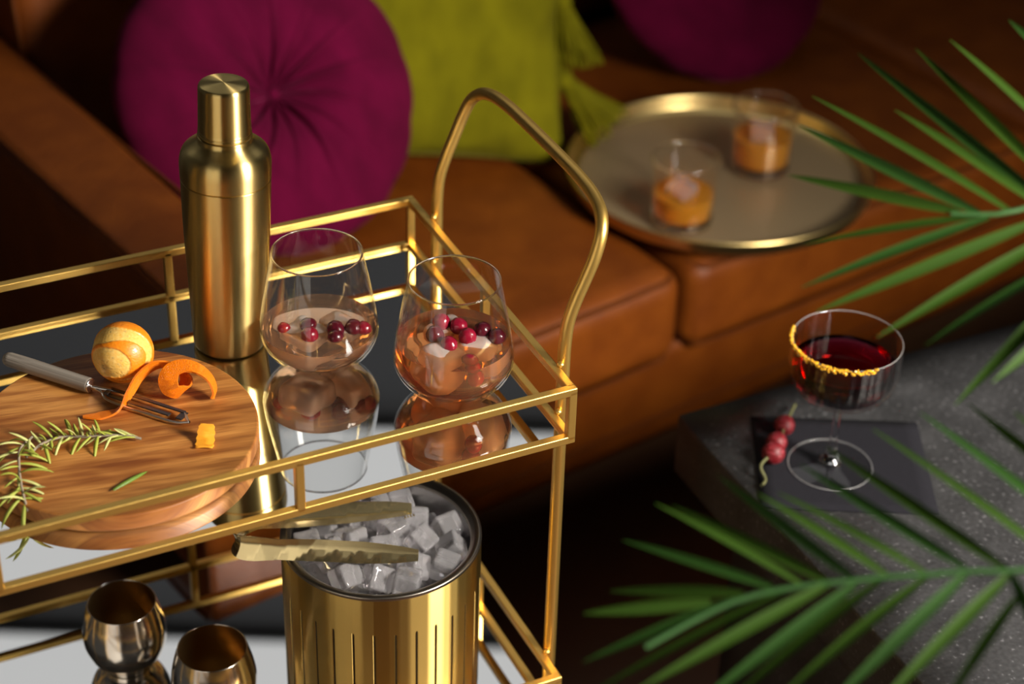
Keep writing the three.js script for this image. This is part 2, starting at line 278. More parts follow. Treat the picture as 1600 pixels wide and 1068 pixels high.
function whiskyGlass(label, x, z, lv, turn) {
  const y0 = trayY + 0.0062;
  const g = thing('whisky_glass', label, 'glass', V(x, y0, z), null), R = 0.0425, h = 0.092;
  const outer = roundProfile([[0, 0], [R - 0.006, 0, 0.002], [R - 0.002, 0.005, 0.004], [R, 0.03, 0.01], [R + 0.0015, h, 0.001], [R - 0.001, h + 0.0012, 0.001], [R - 0.003, h, 0.001], [R - 0.0045, 0.03, 0.006], [R - 0.006, 0.014, 0.004], [0, 0.013]], 0.001, 5);
  part('tumbler', lathe(outer, 72), thinGlass, g);
  part('rim', new THREE.TorusGeometry(R - 0.0003, 0.0015, 10, 72).rotateX(Math.PI / 2).translate(0, h, 0), solidGlass, g);
  part('base', lathe(roundProfile([[0, 0.0008], [R - 0.0075, 0.0008, 0.002], [R - 0.004, 0.005, 0.003], [R - 0.0035, 0.0115, 0.002], [R - 0.008, 0.0125], [0, 0.0122]], 0.001, 4), 64), solidGlass, g);
  const l = part('whisky', lathe(roundProfile([[0, 0.0133], [R - 0.0064, 0.0143, 0.003], [R - 0.0048, 0.03, 0.005], [R - 0.0042, lv, 0.0005], [0, lv]], 0.001, 4), 64), whisky, g, 'amber whisky');
  const c = part('ice', box(0.032, 0.03, 0.032, 0.004), ice, g); c.position.set(-0.006, lv + 0.002, 0.003); c.rotation.set(0.3, turn, 0.2);
}
whiskyGlass('whisky tumbler nearer the front rim of the round brass tray', 0.519, -0.694, 0.044, 0.4);
whiskyGlass('whisky tumbler farther back on the round brass tray, below the magenta pillow', 0.685, -0.776, 0.05, 1.1);

// ---------- coffee table ----------
const TY = -0.25;
{
  const st = M({ name: 'dark honed stone', map: stoneMap, roughness: 0.55, bumpMap: grain, bumpScale: 0.0004 });
  const g = thing('coffee_table', 'dark grey stone coffee table with a thick square-edged top', 'table', V(0.245, -H, -0.231));
  const tp = softBlock(1.15, 0.075, 0.62, 0.004, 0, 0, 8); part('table_top', tp.translate(0.575, TY + H - 0.0375, 0.31), st, g);
  part('base', softBlock(1.05, TY + H - 0.075, 0.52, 0.004, 0, 0, 6).translate(0.575, (TY + H - 0.075) / 2, 0.31), st, g);
}
{
  const nap = M({ name: 'charcoal linen napkin', color: lin(0.013, 0.0125, 0.016), roughness: 1, specularIntensity: 0.3, bumpMap: grain, bumpScale: 0.0006 });
  const g = part('napkin', softBlock(0.171, 0.0022, 0.15, 0.001, 0, 0, 8), nap, scene); g.position.copy(V(0.352, TY + 0.0012, -0.0895)); g.rotation.y = -27 * D2R;
  tag(g, 'folded charcoal linen napkin under the coupe glass on the stone table', 'napkin');
}
{ // coupe
  const g = thing('coupe_glass', 'ribbed coupe glass of dark red drink with a golden sugared rim', 'glass', V(0.339, TY + 0.0026, -0.091));
  const R = 0.0532, hb = 0.084, ht = 0.149;
  const prof = roundProfile([[0.006, hb - 0.008], [0.018, hb - 0.002, 0.01], [0.041, hb + 0.006, 0.016], [0.0525, hb + 0.026, 0.016], [R, ht, 0.0005], [R - 0.0012, ht + 0.0006, 0.0005], [R - 0.0018, ht - 0.0002, 0.0005], [0.0507, hb + 0.0265, 0.016], [0.039, hb + 0.0085, 0.014], [0.016, hb + 0.0015, 0.008], [0, hb + 0.0005]], 0.001, 6);
  const bowl = lathe(prof, 180), p = bowl.attributes.position;
  for (let i = 0; i < p.count; i++) { const x = p.getX(i), z = p.getZ(i), r = Math.hypot(x, z), y = p.getY(i), k = 1 + 0.012 * Math.cos(Math.atan2(z, x) * 30) * sstep(y, hb, hb + 0.02) * (1 - sstep(y, ht - 0.012, ht)); if (r > 1e-4) { p.setX(i, x * k); p.setZ(i, z * k); } }
  bowl.computeVertexNormals();
  part('bowl', bowl, thinGlass, g);
  part('red_drink', lathe(roundProfile([[0, hb + 0.001], [0.0158, hb + 0.002, 0.008], [0.0386, hb + 0.009, 0.012], [0.0500, hb + 0.0268, 0.014], [0.0506, hb + 0.038, 0.0003], [0, hb + 0.038]], 0.0005, 6), 72), redDrink, g, 'dark red drink');
  part('stem', lathe(roundProfile([[0, 0.0062], [0.013, 0.0066, 0.004], [0.0062, 0.013, 0.003], [0.0042, 0.022, 0.004], [0.0034, 0.05, 0.01], [0.0038, 0.075, 0.01], [0.0066, hb - 0.0085, 0.004], [0, hb - 0.0082]], 0.001, 6), 32), solidGlass, g);
  part('foot', lathe(roundProfile([[0, 0.0012], [0.038, 0.0006, 0.001], [0.0415, 0.0005, 0.0006], [0.0418, 0.0016, 0.0006], [0.036, 0.0026, 0.003], [0.013, 0.006, 0.004], [0, 0.006]], 0.001, 5), 72), thinGlass, g);
  part('rim', new THREE.TorusGeometry(R - 0.001, 0.0003, 10, 110).rotateX(Math.PI / 2).translate(0, ht, 0), edgeGlass, g); part('foot_rim', new THREE.TorusGeometry(0.0415, 0.0003, 10, 90).rotateX(Math.PI / 2).translate(0, 0.0011, 0), edgeGlass, g);
  const sugar = M({ name: 'golden sugar', color: lin(0.85, 0.45, 0.03), roughness: 0.2, clearcoat: 1 }), cr = [];
  for (let k = 0; k < 330; k++) { const a = rr(2.35, 4.78) * -1 + 6.4, s = rr(0.0008, 0.0018), q = new THREE.OctahedronGeometry(s, 0); q.rotateX(rr(0, 3)).rotateY(rr(0, 3)); q.translate(Math.cos(a) * (R + rr(-0.001, 0.0016)), ht + rr(-0.0035, 0.0014), Math.sin(a) * (R + rr(-0.001, 0.0016))); cr.push(q); }
  tag(part('sugar_rim', mergeGeometries(cr), sugar, g, 'golden sugar crystals on the rim'), null, null, null, 'stuff');
}
{ // garnish pick beside the coupe
  const g = thing('berry_pick', 'twig pick with frosted red berries lying on the napkin beside the coupe', 'garnish', V(0.313, TY + 0.0026, -0.138));
  const twig = M({ name: 'olive twig', color: lin(0.10, 0.10, 0.035), roughness: 0.7 });
  part('twig', tube([new THREE.Vector3(-0.056, 0.004, 0.052), new THREE.Vector3(-0.047, 0.003, 0.044), new THREE.Vector3(-0.046, 0.010, 0.032), new THREE.Vector3(-0.018, 0.012, 0.016), new THREE.Vector3(0.012, 0.012, -0.016), new THREE.Vector3(0.030, 0.008, -0.034), new THREE.Vector3(0.046, 0.004, -0.050)], 0.0016, 50, 8), twig, g);
  const frost = tex(128, (u, v) => mix3(hex(0x60060f), hex(0xd87880), clamp(fbm(u * 14, v * 14, 2, 3) * 2.2 - 0.1, 0, 1)), true), fm = M({ name: 'frosted red berry', map: frost, roughness: 0.5, bumpMap: frost, bumpScale: 0.001 });
  for (const [x, z, r] of [[-0.024, 0.02, 0.0115], [-0.011, 0.005, 0.0105], [0.011, -0.016, 0.0105]]) part('berry', new THREE.SphereGeometry(r, 28, 20).translate(x, r + 0.0005, z), fm, g);
}

// ---------- bar cart ----------
const S = 0.0074, DZ = 0.348, LX = 0.72, RHt = 0.0487, LOW = -0.323, MY = -0.0525;
const cart = thing('bar_cart', 'gold metal bar cart with two mirrored shelves, gallery rails and a hoop handle', 'bar cart', new THREE.Vector3(0, 0, 0));
{
  const bar = (ax, ay, az, bx, by, bz) => { const w = Math.abs(bx - ax) + S, h = Math.abs(by - ay) + S, d = Math.abs(bz - az) + S; return new RoundedBoxGeometry(w, h, d, 3, 0.0011).translate((ax + bx) / 2, (ay + by) / 2 + H, (az + bz) / 2); };
  const e = S / 2;
  for (const yt of [0, LOW]) {
    const shelf = part('shelf', box(LX - 2 * S, 0.004, DZ - 2 * S, 0.0005, -LX / 2, MY + yt + H - 0.002, -DZ / 2), mirror, cart, 'mirrored shelf');
    part('backing', box(LX - 2 * S, 0.0012, DZ - 2 * S, 0.0004, -LX / 2, MY + yt + H - 0.0047, -DZ / 2), board2, shelf);
    for (const k of [0, 1]) {
      const y = yt - e - k * RHt;
      for (const z of [-e, -DZ + e]) part('rail', bar(-e, y, z, -LX + e, y, z), gold, cart);
      for (const x of [-e, -LX + e]) part('rail', bar(x, y, -e - S * 0.6, x, y, -DZ + e + S * 0.6), gold, cart);
    }
    const ya = yt - e - 0.003, yb = yt - e - RHt + 0.003;
    for (let k = 0; k <= 3; k++) for (const z of [-e, -DZ + e]) part('post', bar(k === 0 ? -e : k === 3 ? -LX + e : -k * 0.24 - e, ya, z, k === 0 ? -e : k === 3 ? -LX + e : -k * 0.24 - e, yb, z), gold, cart);
    for (const x of [-e, -LX + e]) part('post', bar(x, ya, -DZ / 2, x, yb, -DZ / 2), gold, cart);
  }
  const half = [[0.0066, -H + 0.05, -0.04], [0.0066, -0.5, -0.04], [0.0066, -0.3, -0.04], [0.0066, -0.1, -0.04], [0.0068, -0.01, -0.04], [0.0072, 0.018, -0.04], [0.0095, 0.04, -0.04], [0.0160, 0.060, -0.04], [0.0235, 0.078, -0.04], [0.0315, 0.098, -0.0405], [0.0385, 0.1165, -0.045], [0.0432, 0.1265, -0.056], [0.0460, 0.1320, -0.074], [0.0472, 0.1350, -0.1], [0.0476, 0.136, -0.14]];
  const hoopPts = [...half.map((p) => V(...p)), ...half.slice().reverse().map(([x, y, z]) => V(x, y, -0.345 - z))];
  const hoopGeo = tube(hoopPts, 0.0056, 320, 20);
  part('hoop', hoopGeo, gold, cart, 'round tube leg and handle hoop');
  const h2 = part('hoop', hoopGeo, gold, cart, 'round tube leg and handle hoop'); h2.scale.x = -1; h2.position.x = -LX;
  for (const [mx, sx] of [[0, 1], [-LX, -1]]) for (const z of [-0.04, -0.305]) {
    for (const y of [0.0, -RHt, LOW, LOW - RHt]) part('screw', new THREE.SphereGeometry(0.0034, 14, 10).scale(1, 0.9, 1).translate(mx + sx * 0.0012, y + H + 0.0012, z + 0.0052), gold, cart);
    const c = part('caster', new THREE.TorusGeometry(0.018, 0.007, 12, 28).translate(mx + sx * 0.0066, 0.025, z), board2, cart, 'black caster');
    part('hub', new THREE.CylinderGeometry(0.014, 0.014, 0.008, 20).rotateX(Math.PI / 2).translate(mx + sx * 0.0066, 0.025, z), gold, c);
  }
}

// ---------- cocktail shaker ----------
{
  const g = thing('cocktail_shaker', 'tall brushed brass cocktail shaker with a capped lid beside the cutting board', 'shaker', V(-0.2175, MY + 0.0012, -0.2535));
  g.rotation.z = -0.034;
  part('body', lathe(roundProfile([[0, 0.001], [0.028, 0.001], [0.0308, 0.0, 0.001], [0.0318, 0.0025, 0.002], [0.0345, 0.06, 0.02], [0.0375, 0.12, 0.02], [0.0384, 0.166, 0.0004], [0.0372, 0.1668, 0.0004], [0.03, 0.1668], [0, 0.1668]], 0.001), 96), brass, g);
  part('strainer_top', lathe(roundProfile([[0, 0.167], [0.0375, 0.167, 0.0003], [0.0386, 0.1676, 0.0004], [0.0390, 0.183, 0.006], [0.0365, 0.193, 0.006], [0.0275, 0.1985, 0.005], [0.0235, 0.202, 0.002], [0.0232, 0.206, 0.001], [0, 0.206]], 0.001, 6), 96), brass, g);
  part('cap', lathe(roundProfile([[0.0, 0.2065], [0.0225, 0.2065, 0.0008], [0.0228, 0.2085, 0.0006], [0.0222, 0.2095, 0.0004], [0.0226, 0.2105, 0.0006], [0.0222, 0.212, 0.0006], [0.0213, 0.250, 0.0015], [0.0203, 0.2525, 0.0012], [0.015, 0.2535, 0.003], [0, 0.254]], 0.0008, 5), 96), brass, g);
}

// ---------- two stemless tumblers of iced drink ----------
function berryGeo(r) { const g = new THREE.SphereGeometry(r, 20, 14), p = g.attributes.position; for (let i = 0; i < p.count; i++) { const k = 1 + 0.08 * pn.noise(p.getX(i) * 300, p.getY(i) * 300, p.getZ(i) * 300); p.setXYZ(i, p.getX(i) * k * 1.08, p.getY(i) * k, p.getZ(i) * k); } g.computeVertexNormals(); return g; }
const berries = [0.0058, 0.0071, 0.0079].map(berryGeo);
function iceChunk(w, h, d, s0) { const g = softBlock(w, h, d, Math.min(w, h, d) * 0.32, 0, 0, 12), p = g.attributes.position; for (let i = 0; i < p.count; i++) { const x = p.getX(i), y = p.getY(i), z = p.getZ(i), k = 1 + 0.12 * fbm(x * 60 + s0, y * 60, z * 60, 3); p.setXYZ(i, x * k, y * k, z * k); } const m = mergeVertices((g.deleteAttribute('normal'), g.deleteAttribute('uv'), g), 1e-6); m.computeVertexNormals(); return m; }
function tumbler(side, x, z, lv, liquidMat, chunks, bs) {
  const y0 = MY + 0.0003, g = thing('stemless_glass', side.label, 'glass', V(x, y0, z));
  const P = [[0, 0.0006], [0.026, 0.0004], [0.0295, 0.0012, 0.001], [0.036, 0.0085, 0.006], [0.0475, 0.0225, 0.008], [0.0523, 0.0345, 0.008], [0.0502, 0.0545, 0.02], [0.0448, 0.084, 0.02], [0.0392, 0.1135, 0.0003]];
  const inner = [[0.0386, 0.1141, 0.0003], [0.0380, 0.1135, 0.0003], [0.0436, 0.084, 0.02], [0.0490, 0.0545, 0.02], [0.0510, 0.035, 0.008], [0.0462, 0.0238, 0.008], [0.034, 0.0115, 0.006], [0.026, 0.0075, 0.003], [0, 0.007]];
  part('glass_bowl', lathe(roundProfile([...P, ...inner], 0.001, 6), 96), thinGlass, g);
  part('rim', new THREE.TorusGeometry(0.0388, 0.00085, 12, 96).rotateX(Math.PI / 2).translate(0, 0.1138, 0), solidGlass, g);
  const rAt = (h) => h < 0.035 ? lerp(0.0462, 0.0510, (h - 0.0238) / 0.0112) : h < 0.0545 ? lerp(0.0510, 0.0490, (h - 0.035) / 0.0195) : lerp(0.0490, 0.0436, (h - 0.0545) / 0.03);
  const lp = [[0, 0.0073], [0.026, 0.0078, 0.003], [0.0338, 0.0118, 0.006], [0.046, 0.024, 0.006], ...(lv > 0.04 ? [[0.0508, 0.0352, 0.006]] : []), [rAt(lv) - 0.0002, lv, 0.0004], [0, lv]];
  part('drink', lathe(roundProfile(lp, 0.0008, 6), 96), liquidMat, g, side.drink);
  chunks.forEach(([cx, cy, cz, w, h, d, rx, ry, rz], i) => { const c = tag(part(numbered('ice_chunk'), iceChunk(w, h, d, i * 3 + x * 50), cloudyIce, scene), side.chunks[i] + ' ' + side.where, 'ice', 'ice chunks ' + side.where); c.position.copy(V(x + cx, y0 + cy, z + cz)); c.rotation.set(rx, ry, rz); });
  bs.forEach(([bx, by, bz, k, dark], i) => { const b = tag(part(numbered('red_berry'), berries[k], dark ? berryDark : berryMat, scene), side.berries[i] + ' ' + side.where, 'berry', 'berries ' + side.where); b.position.copy(V(x + bx, y0 + by, z + bz)); b.rotation.set(bx * 200, by * 300, bz * 100); });
}
tumbler({ label: 'stemless glass of pale pink iced drink beside the brass shaker', drink: 'pale pink drink', where: 'in the glass beside the shaker', berries: ['small bright red berry farthest left', 'dark red berry behind the left ice chunk', 'large red berry before the left ice chunk', 'dark red berry at the middle of the drink', 'dark red berry nearest the front', 'dark red berry right of the middle', 'red berry farthest right'], chunks: ['larger cloudy ice chunk at the left', 'smaller cloudy ice chunk at the right'] },
  -0.1555, -0.190, 0.040, drink, [[-0.013, 0.0305, 0.002, 0.034, 0.021, 0.038, 0.12, 0.5, 0.05], [0.020, 0.0305, 0.003, 0.026, 0.021, 0.04, -0.1, 0.35, 0.1]],
  [[-0.030, 0.040, -0.006, 0, 0], [-0.010, 0.042, 0.0, 1, 1], [-0.014, 0.041, 0.014, 2, 0], [0.010, 0.041, 0.014, 2, 1], [0.006, 0.040, 0.024, 1, 1], [0.025, 0.041, 0.018, 2, 1], [0.033, 0.040, 0.022, 1, 0]]);
tumbler({ label: 'stemless glass of apricot iced drink near the front right corner of the cart', drink: 'apricot drink', where: 'in the glass near the cart corner', berries: ['red berry farthest back', 'red berry second from the back', 'dark red berry farthest left', 'bright red berry at the middle of the ice', 'dark red berry right of the middle', 'dark red berry farthest right', 'small red berry before the left ice chunk', 'small red berry sunk between the ice chunks', 'lowest small red berry deep in the drink'], chunks: ['large cloudy ice chunk at the left', 'cloudy ice chunk at the right', 'cloudy ice chunk at the back'] },
  -0.066, -0.1035, 0.0545, drinkDeep, [[-0.0155, 0.0395, 0.009, 0.034, 0.033, 0.034, 0.2, 0.3, -0.15], [0.0185, 0.042, 0.008, 0.032, 0.03, 0.032, -0.1, 0.9, 0.1], [0.002, 0.042, -0.022, 0.036, 0.03, 0.026, 0.1, 0.2, 0.1]],
  [[-0.002, 0.0585, -0.022, 2, 0], [0.010, 0.0575, -0.012, 2, 0], [-0.014, 0.0575, -0.008, 2, 1], [0.010, 0.0575, 0.006, 2, 0], [0.026, 0.0575, 0.002, 2, 1], [0.034, 0.056, 0.014, 2, 1], [-0.008, 0.056, 0.008, 1, 0], [0.002, 0.048, 0.029, 1, 0], [0.004, 0.036, 0.031, 1, 0]]);

// ---------- cutting boards ----------
const BT = 0.0165;                                 // thickness of a board
const woodTones = [[hex(0x7e4316), hex(0xcf8f48), hex(0x5e2f10)], [hex(0x8f5a34), hex(0xc2946a), hex(0x74472a)]];
function roundBoard(label, x, y, z, R, tone, turn, sx) {
  const prof = roundProfile([[0, 0], [R - 0.003, 0, 0.002], [R, 0.003, 0.003], [R, BT, 0.0022], [0, BT]], 0.002, 5), g = lathe(prof, 128), p = g.attributes.position, uv = g.attributes.uv;
  for (let i = 0; i < p.count; i++) uv.setXY(i, p.getX(i) / 0.26 + 0.5, p.getZ(i) / 0.26 + 0.5 + (p.getY(i) - BT) * 1.6);
  const m = M({ name: 'acacia wood', map: woodMap(sx, woodTones[tone]), roughness: 0.48, bumpMap: brush, bumpScale: 0.0001 });
  const b = tag(part(numbered('cutting_board'), g, m, scene), label, 'cutting board'); b.position.copy(V(x, y, z)); b.rotation.y = turn;
}
roundBoard('round wooden cutting board carrying the orange and rosemary', -0.3516, MY + 0.0003, -0.1445, 0.1166, 0, -0.16, 0);
const BY = MY + 0.0004 + BT;                    // its upper face

// ---------- orange, partly peeled ----------
const zestTex = tex(256, (u, v) => mix3(hex(0xe86a06), hex(0xf78f16), clamp(0.5 + fbm(u * 30, v * 30, 3, 3), 0, 1)), true), zestBump = tex(256, (u, v) => clamp(0.6 - 1.6 * Math.max(0, fbm(u * 40, v * 40, 8, 2) - 0.1), 0, 1));
const zest = M({ name: 'orange zest', map: zestTex, roughness: 0.38, bumpMap: zestBump, bumpScale: 0.0006 });
{
  const R = 0.0262, nU = 180, nV = 120, a = new THREE.Vector3(-0.47, -0.5, 0.72).normalize(), up = new THREE.Vector3(0, 1, 0).addScaledVector(a, -a.y).normalize(), rt = new THREE.Vector3().crossVectors(up, a).normalize();
  const g = new THREE.SphereGeometry(R, nU, nV), p = g.attributes.position, col = [], v = new THREE.Vector3();
  const keys = [[-180, 22, 26, 26, 26], [-90, 40, 49, 70, 72], [0, 39, 47, 86, 200], [90, 55, 90, 114, 116], [180, 22, 26, 26, 26]];
  const at = (f, k) => { for (let i = 0; i < 4; i++) if (f <= keys[i + 1][0]) { const t = sstep((f - keys[i][0]) / (keys[i + 1][0] - keys[i][0]), 0, 1); return lerp(keys[i][k], keys[i + 1][k], t); } return keys[4][k]; };
  for (let i = 0; i < p.count; i++) {
    v.fromBufferAttribute(p, i).normalize();
    const al = Math.acos(clamp(v.dot(a), -1, 1)) / D2R, f = Math.atan2(v.dot(rt), v.dot(up)) / D2R, w = 1.4 * fbm(v.x * 9, v.y * 9, v.z * 9, 2), q = al + w * 1.5;
    const b0 = at(f, 1), b1 = at(f, 2), b2 = Math.min(at(f, 3), 112);
    const pith = Math.max(1 - sstep(q, b0 - 1, b0 + 1), sstep(q, b1 - 1, b1 + 1) * (1 - sstep(q, b2 - 1, b2 + 1)) * (b2 - b1 > 2 ? 1 : 0));
    const n1 = fbm(v.x * 14, v.y * 14, v.z * 14, 3), n2 = fbm(v.x * 45, v.y * 45, v.z * 45, 2);
    let z = mix3([0.80, 0.20, 0.004], [0.90, 0.30, 0.012], clamp(0.5 + n1, 0, 1)), w2 = mix3([0.86, 0.47, 0.07], [0.92, 0.62, 0.19], clamp(0.45 + n1 * 1.2 + n2 * 0.5, 0, 1));
    const scar = Math.exp(-((al / 6) ** 2)) * (0.9 + n2 * 3), dirt = Math.max(0, fbm(v.x * 8 + 3, v.y * 8, v.z * 8, 3) - 0.16) * 1.8;
    w2 = mix3(w2, [0.30, 0.22, 0.10], clamp(dirt, 0, 0.5)); w2 = mix3(w2, [0.12, 0.10, 0.04], clamp(scar, 0, 0.85));
    const c = mix3(z, w2, pith); col.push(...c);
    const k = R * (1 - 0.035 * pith - 0.012 * Math.exp(-((al / 8) ** 2)) + 0.006 * n1);
    p.setXYZ(i, v.x * k, v.y * k, v.z * k);
  }
  g.setAttribute('color', new THREE.Float32BufferAttribute(col, 3)); g.computeVertexNormals();
  const o = tag(part('orange', g, M({ name: 'orange skin and pith', vertexColors: true, roughness: 0.42, bumpMap: zestBump, bumpScale: 0.0004, clearcoat: 0.15 }), scene), 'partly peeled orange on the round cutting board', 'orange');
  o.position.copy(V(-0.324, BY + R * 0.985, -0.2123)); o.quaternion.copy(camera.quaternion);
}
// a strip swept along points, with its across-direction given at each point: [x, y, z, ax, ay, az, half width]
function strip(keys, th, n = 90, bow = 0.12, ripple = 0.06) {
  const c = new THREE.CatmullRomCurve3(keys.map((k) => new THREE.Vector3(k[0], k[1], k[2])), false, 'centripetal'), pos = [], idx = [], uv = [], up = new THREE.Vector3();
  for (let i = 0; i <= n; i++) {
    const t = i / n, f = t * (keys.length - 1), k = Math.min(Math.floor(f), keys.length - 2), q = f - k, A = keys[k], B = keys[k + 1];
    const P = c.getPoint(t), Tn = c.getTangent(t), ac = new THREE.Vector3(lerp(A[3], B[3], q), lerp(A[4], B[4], q), lerp(A[5], B[5], q)); ac.addScaledVector(Tn, -ac.dot(Tn)).normalize(); up.crossVectors(ac, Tn).normalize();
    const w = lerp(A[6], B[6], q) * (1 + ripple * Math.sin(t * 31));
    for (const [s, h] of [[-1, 0.5], [-0.5, 0.5], [0, 0.5], [0.5, 0.5], [1, 0.5], [1, -0.5], [0.5, -0.5], [0, -0.5], [-0.5, -0.5], [-1, -0.5]]) { pos.push(P.x + ac.x * w * s + up.x * (h * th - bow * w * s * s), P.y + ac.y * w * s + up.y * (h * th - bow * w * s * s), P.z + ac.z * w * s + up.z * (h * th - bow * w * s * s)); uv.push(t * 4, s * 0.3 + (h > 0 ? 0 : 0.5)); }
  }
  const m = 10; for (let i = 0; i < n; i++) for (let j = 0; j < m; j++) { const a = i * m + j, b = i * m + (j + 1) % m; idx.push(a, b, a + m, b, b + m, a + m); }
  for (const e of [0, n]) for (let j = 0; j < 4; j++) { const o = e * m, a = o + j, b = o + j + 1, cc = o + m - 1 - j, d = o + m - 2 - j; if (e === 0) idx.push(a, cc, b, b, cc, d); else idx.push(a, b, cc, b, d, cc); }
  const g = new THREE.BufferGeometry(); g.setAttribute('position', new THREE.Float32BufferAttribute(pos, 3)); g.setAttribute('uv', new THREE.Float32BufferAttribute(uv, 2)); g.setIndex(idx); return toCreasedNormals(g, 0.9);
}
{ // the long peel: a tail on the board, a rise, then a loose curl
  const y = BY + H, k = (x, h, z, ax, ay, az, w) => [x + 0.0047, y + h, z - 0.0216, ax, ay, az, w];
  const g = strip([k(-0.3775, 0.0022, -0.1465, 0.3, 0, 1, 0.0012), k(-0.364, 0.0024, -0.1425, 0.25, 0.1, 1, 0.005), k(-0.348, 0.005, -0.1425, -0.5, 0.35, 0.8, 0.0068), k(-0.336, 0.012, -0.151, -0.62, 0.5, 0.6, 0.0066), k(-0.323, 0.019, -0.1615, -0.55, 0.7, 0.5, 0.006), k(-0.309, 0.023, -0.166, -0.4, 0.85, 0.35, 0.0058), k(-0.296, 0.0215, -0.164, -0.2, 0.9, 0.5, 0.0058), k(-0.288, 0.017, -0.158, 0.1, 0.7, 0.6, 0.006), k(-0.287, 0.011, -0.149, 0.5, 0.5, 0.4, 0.007), k(-0.294, 0.0085, -0.139, 0.8, 0.5, -0.1, 0.0078), k(-0.303, 0.0125, -0.138, 0.75, 0.3, 0.5, 0.0085), k(-0.3045, 0.0195, -0.144, 0.6, -0.1, 0.75, 0.0082), k(-0.298, 0.0255, -0.150, 0.35, -0.35, 0.85, 0.0072), k(-0.287, 0.0275, -0.149, 0.15, -0.3, 0.9, 0.0066), k(-0.276, 0.0245, -0.142, -0.2, -0.1, 0.95, 0.0066), k(-0.2695, 0.0175, -0.134, -0.4, 0.1, 0.9, 0.0068), k(-0.2685, 0.0095, -0.129, -0.5, 0.1, 0.85, 0.0068), k(-0.2715, 0.0035, -0.1265, -0.6, 0.0, 0.75, 0.005)], 0.0017, 150);
  tag(part('orange_peel', g, zest, scene), 'long curled strip of orange peel on the cutting board', 'orange peel');
  const pit = M({ name: 'peel inner face', map: tex(128, (u, v) => mix3(hex(0xf2a52a), hex(0xc9761a), clamp(fbm(u * 40, v * 40, 1, 2) * 3 - 0.5, 0, 1)), true), roughness: 0.5 });
  const q = strip([k(-0.2995, 0.003, -0.0665, 1, 0, 0.35, 0.0066), k(-0.2975, 0.0015, -0.071, 1, 0, 0.35, 0.0072), k(-0.2945, 0.004, -0.0765, 1, 0, 0.35, 0.0072), k(-0.2925, 0.0095, -0.0795, 1, 0.05, 0.35, 0.0068), k(-0.2915, 0.014, -0.0802, 1, 0.05, 0.35, 0.0055)], 0.0016, 30);
  tag(part('orange_peel_001', q, pit, scene), 'small folded bit of orange peel near the right edge of the board', 'orange peel');
}
// ---------- peeler ----------
{
  const a = V(-0.410, BY + 0.0075, -0.2675), b = V(-0.357, BY + 0.0075, -0.202), d = new THREE.Vector3().subVectors(b, a), L = d.length(); d.normalize();
  const g = thing('peeler', 'vegetable peeler with a pale grey wooden handle resting on the cutting board', 'peeler', a);
  g.rotation.y = Math.atan2(-d.z, d.x);                 // local x runs along the handle
  const ash = M({ name: 'grey weathered wood', map: tex(256, (u, v) => mix3(hex(0x6e665c), hex(0xa59c90), clamp(0.5 + fbm(u * 60, v * 4, 2, 4) * 1.1, 0, 1)), true), roughness: 0.6 });
  const hp = lathe(roundProfile([[0, -0.004], [0.0045, -0.0035, 0.002], [0.0064, 0.001, 0.003], [0.0068, 0.02, 0.01], [0.0064, L - 0.001, 0.001], [0.006, L, 0.0006], [0, L]], 0.001, 5), 36).rotateZ(-Math.PI / 2);
  part('handle', hp, ash, g);
  part('ferrule', lathe(roundProfile([[0, L], [0.0062, L, 0.0005], [0.0062, L + 0.0012, 0.0006], [0, L + 0.0022]], 0.0005, 3), 30).rotateZ(-Math.PI / 2), M({ name: 'bright steel', color: lin(0.85, 0.83, 0.8), metalness: 1, roughness: 0.2 }), g);
  const flat = (pts, r) => tube(pts.map((p) => new THREE.Vector3(L + p[0], p[1] - 0.0045, p[2])), r, 40, 8);
  part('frame', mergeGeometries([flat([[0.002, 0.004, 0], [0.012, 0.002, 0.001], [0.02, 0.001, 0.006], [0.06, 0.0, 0.0066], [0.09, 0.0002, 0.006], [0.1, 0.002, 0.003]], 0.0011), flat([[0.004, 0.004, 0], [0.014, 0.003, -0.003], [0.024, 0.002, -0.0068], [0.07, 0.002, -0.0072], [0.088, 0.002, -0.0066], [0.1, 0.002, 0.003]], 0.0015)]), steel, g);
  const dk = M({ name: 'blackened steel blade', color: lin(0.12, 0.12, 0.13), metalness: 1, roughness: 0.35 });
  part('blade', mergeGeometries([box(0.062, 0.0012, 0.0042, 0.0005, L + 0.05, -0.0022, 0.0018), box(0.074, 0.0012, 0.0034, 0.0005, L + 0.054, -0.0012, -0.0058), box(0.006, 0.0014, 0.011, 0.0005, L + 0.0905, -0.002, -0.0016), box(0.005, 0.0022, 0.005, 0.0008, L + 0.018, -0.001, 0.001)]), dk, g);
}
// ---------- rosemary ----------
const rosA = M({ name: 'rosemary leaf', color: lin(0.34, 0.38, 0.05), roughness: 0.55 }), rosB = M({ name: 'rosemary leaf pale', color: lin(0.52, 0.53, 0.18), roughness: 0.6 });
function needle(len, wd, bend) {
  const pos = [], idx = [], n = 7;
  for (let i = 0; i <= n; i++) { const t = i / n, w = wd * Math.pow(Math.sin(Math.PI * Math.min(1, 0.08 + t * 0.92)), 0.55), a = bend * t, x = len * (bend ? Math.sin(a) / bend : t), y = -len * (bend ? (1 - Math.cos(a)) / bend : 0); pos.push(x, y, -w, x, y + w * 0.55, 0, x, y, w, x, y - w * 0.2, 0); }
  for (let i = 0; i < n; i++) for (let j = 0; j < 4; j++) { const a = i * 4 + j, b = i * 4 + (j + 1) % 4; idx.push(a, b, a + 4, b, b + 4, a + 4); }
  const g = new THREE.BufferGeometry(); g.setAttribute('position', new THREE.Float32BufferAttribute(pos, 3)); g.setIndex(idx); g.computeVertexNormals(); return g;
}
